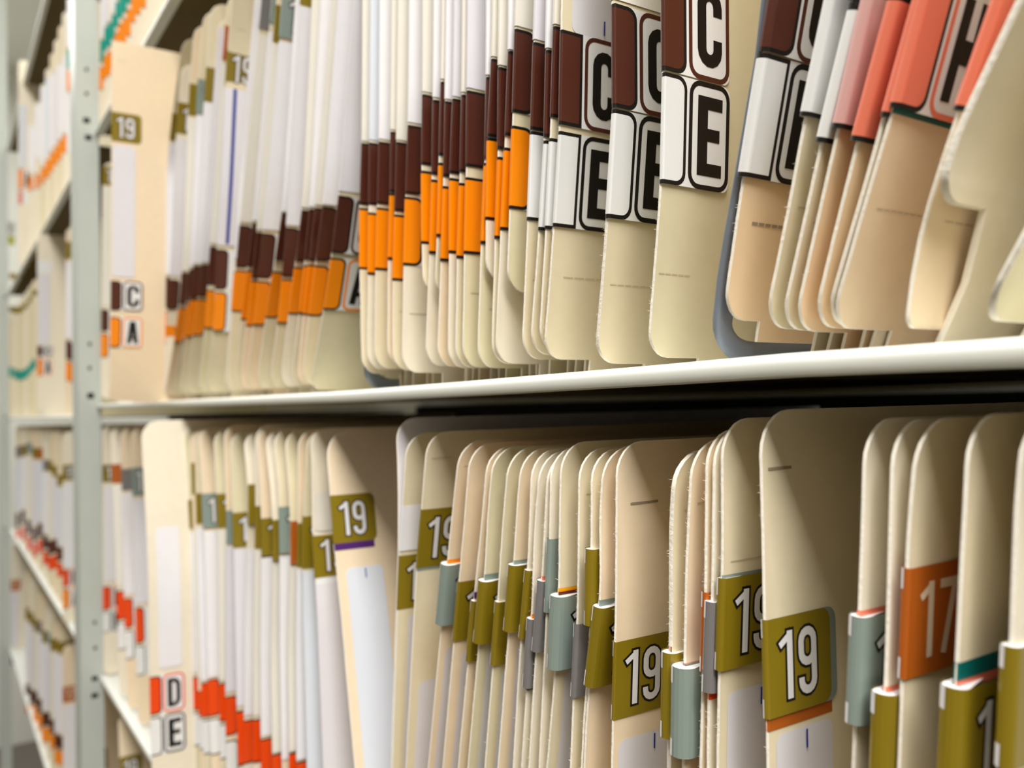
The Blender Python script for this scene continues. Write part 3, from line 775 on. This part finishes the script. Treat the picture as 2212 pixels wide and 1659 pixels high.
# ------------------------------------------------------------------ steel straps that keep the folders apart
def strap(u0pts, y, corner_v, label, zlim=None):
    P = [at(u, v, y) for u, v in u0pts]; x = curve_of(P)
    zt = zlim or P[0][2]; zc = at(u0pts[-1][0], corner_v, y)[2]; zd = deck('mid', P[-1][0]) + .0002
    r = zc - zd
    cl = [(0.0, zt), (0.0, zt - .03)] + [(0.0, zc + (zt - .03 - zc) * (1 - i / 6)) for i in range(7)]
    cl += [(.013 * (1 - math.cos(math.radians(a))), zc - r * math.sin(math.radians(a)) * 1.0) for a in range(12, 91, 13)] + [(.013, zd), (.05, zd), (.2, zd)]
    mb = MB(); rows = []
    n = len(cl)
    for i, (s, z) in enumerate(cl):
        a, b = cl[max(0, i - 1)], cl[min(n - 1, i + 1)]
        d = Vector((b[0] - a[0], b[1] - a[1])); d = d.normalized() if d.length else Vector((0, -1))
        nn = Vector((-d.y, d.x)); nn = nn if nn.x > 0 or (abs(nn.x) < 1e-6 and nn.y > 0) else -nn
        w_ = .0056
        sec = []
        for k in range(12):
            t = 2 * math.pi * k / 12
            c_, s_ = math.cos(t), math.sin(t)
            off = w_ / 2 * (1 + c_); hh = .0009 * math.copysign(abs(s_) ** .6, s_)
            sec.append((x(z) + hh, y + s + nn.x * off, max(z + nn.y * off, zd)))
        rows.append(sec)
    mb.grid(rows, 'steel_strap', close=True)
    o = mb.obj('steel_strap', None, True)
    tag(o, label, 'file support')


strap([(1658, -40), (1655, 0), (1627, 147), (1581, 420), (1545, 615), (1542, 666)], 0.0, 690, 'grey steel strap curving under the leaning C E folder', at(1655, 0, 0)[2] + .02)
strap([(786, 0), (784, 400), (786, 780)], 0.003, 800, 'bent grey steel strap under the first upright brown-tagged folders', at(784, 400, .003)[2])

# ------------------------------------------------------------------ shelving
def shelf(row, x0, x1, label, deep=.355):
    t = link('metal_shelf', None, None, ((x0 + x1) / 2, 0, liptop(row, (x0 + x1) / 2))); t.empty_display_size = .05
    bx, by, bz = t.location
    mb = MB(); n = 60
    prof = []
    for a in range(0, 181, 15):
        c, s = math.cos(math.radians(a)), math.sin(math.radians(a))
        prof.append((LIPY + .0022 - .0022 * s, -.0022 + .0022 * c))
    prof = [(.004, 0.0)] + prof[:7] + [(LIPY, -.0035), (LIPY + .0003, -.0043), (LIPY + .0012, -LIP_H), (.004, -LIP_H), (.004, -.002)]
    rows = []
    for i in range(n + 1):
        x = x0 + (x1 - x0) * i / n; z = liptop(row, x)
        rows.append([(x - bx, yy - by, z + zz - bz) for yy, zz in prof])
    mb.grid(rows, 'shelf_paint', close=True)
    for r in (rows[0], rows[-1][::-1]): mb.face(r, 'shelf_paint')
    mb.obj('front_lip', t, True)
    mb = MB(); top, und = [], []
    for i in range(n + 1):
        x = x0 + (x1 - x0) * i / n; z = liptop(row, x) - DROP
        top.append([(x - bx, yy - by, z - bz) for yy in (.0035, deep)]); und.append([(x - bx, yy - by, z - .0012 - bz) for yy in (deep, .0035)])
    mb.grid(top, 'shelf_paint'); mb.grid(und, 'shelf_underside_shade')
    mb.grid([[a[1], b[0]] for a, b in zip(top, und)], 'shelf_paint')
    mb.obj('shelf_deck', t)
    mb = MB(); mb.box((x0 + .001 - bx, deep - .002, -.006 - .06), (x1 - .001 - bx, deep - .0005, -.006), 'rear_shade'); mb.obj('rear_shade_sheet', t)  # dark sheet added in place of the shade behind the folders
    tag(t, label, 'shelf', 'steel shelves')


RX = POSTX + 1.02
for row, wd in (('high', 'topmost shelf in the near bay, below the teal and orange tags'), ('mid', 'middle shelf in the near bay, carrying the C and E folders'),
                ('low', 'low shelf in the near bay, with its pale lip slanting at lower left'), ('base', 'bottom shelf in the near bay, under the low 19 folders')):
    shelf(row, POSTX + .0005, RX - .0005, 'white steel ' + wd)
for row, wd in (('top', 'highest shelf in the far bay, dark from below'), ('high', 'second shelf down in the far bay, under orange A tags'), ('mid', 'middle shelf in the far bay, level with the near one'),
                ('low', 'low shelf in the far bay, behind the grey upright'), ('base', 'bottom shelf in the far bay, left of the grey upright')):
    shelf(row, FARX, BAY0 - .0005, 'white steel ' + wd)


def post(x1, holes, label, wd=.0415):
    """upright: hollow channel, front face toward the aisle, side face toward the camera with slots"""
    x0 = x1 - wd; t = link('shelving_upright', None, None, (x1, POSTY, 0)); y0, y1 = POSTY, .0005
    z0, z1 = 0.0, 2.6
    mb = MB(); m = 'post_paint'; W_ = y1 - y0
    B_ = lambda a, b: mb.box((a[0] - x1, a[1] - y0, a[2]), (b[0] - x1, b[1] - y0, b[2]), m)
    e = .0015
    B_((x0, y0, z0), (x1 - .0004, y0 + e, z1)); B_((x0, y0 + e, z0), (x0 + e, y1, z1))
    hs = sorted(holes, key=lambda q: q[1]); cur = z0
    for yc, zc, hw, hh in hs:                 # side face cut around each slot
        a, b = zc - hh, zc + hh
        B_((x1 - e, y0, cur), (x1, y1, a))
        B_((x1 - e, y0, a), (x1, yc - hw, b)); B_((x1 - e, yc + hw, a), (x1, y1, b)); cur = b
    B_((x1 - e, y0, cur), (x1, y1, z1))
    mb.obj('channel', t)
    bk = MB(); bk.box((x0 + .012 - x1, .0005, .002), (x0 + .013 - x1, W_ - .001, z1 - .002), 'slot_shade'); bk.obj('slot_shade_sheet', t)  # dark sheet in the hollow channel, painting the shade behind the slots
    tag(t, label, 'upright', 'shelving uprights')


def on_side(u, v):
    d = ray(u, v); k = POSTX / d[0]; p = CAM + k * d
    return p[1], p[2]


H_ = []
for u, v, hw, hh in ((187, 150, .0015, .0018), (187, 202, .0015, .0018), (187, 260, .0032, .0028), (191, 297, .0032, .0028), (194, 743, .0015, .0018), (194, 795, .0015, .0018),
                     (196, 855, .0032, .0028), (205, 1345, .0015, .0018), (206, 1400, .0015, .0018), (205, 1466, .0030, .0024), (205, 1503, .0032, .0026)):
    yc, zc = on_side(u, v); H_.append((yc, zc, hw, hh))
post(POSTX, H_, 'pale grey steel upright with slots between the near and far bays')
post(FARX, [(.0 - .008, CAMZ + k, .0024, .002) for k in (-.26, .0, .28)], 'farthest grey steel upright at the left picture edge')
post(RX + .0415, [], 'grey steel upright at the right end of the near bay')

# ------------------------------------------------------------------ room
def slab(name, a, b, m):
    mb = MB(); mb.box(a, b, m); o = mb.obj(name); o['kind'] = 'structure'; return o


slab('floor', (-5, -2.2, -.05), (2.4, .6, 0), 'floor_tile')
slab('ceiling', (-5, -2.2, 2.7), (2.4, .6, 2.75), 'wall_paint')
slab('wall_left', (-4.05, -2.2, 0), (-4.0, .5, 2.7), 'wall_paint')
slab('wall_front_blocker', (-4.0, -1.3, 0), (2.4, -1.25, 2.7), 'far_files')  # unseen opposite side of the aisle, added to cut ambient light low down
slab('wall_back', (-4.0, .36, 0), (2.4, .41, 2.7), 'wall_paint')
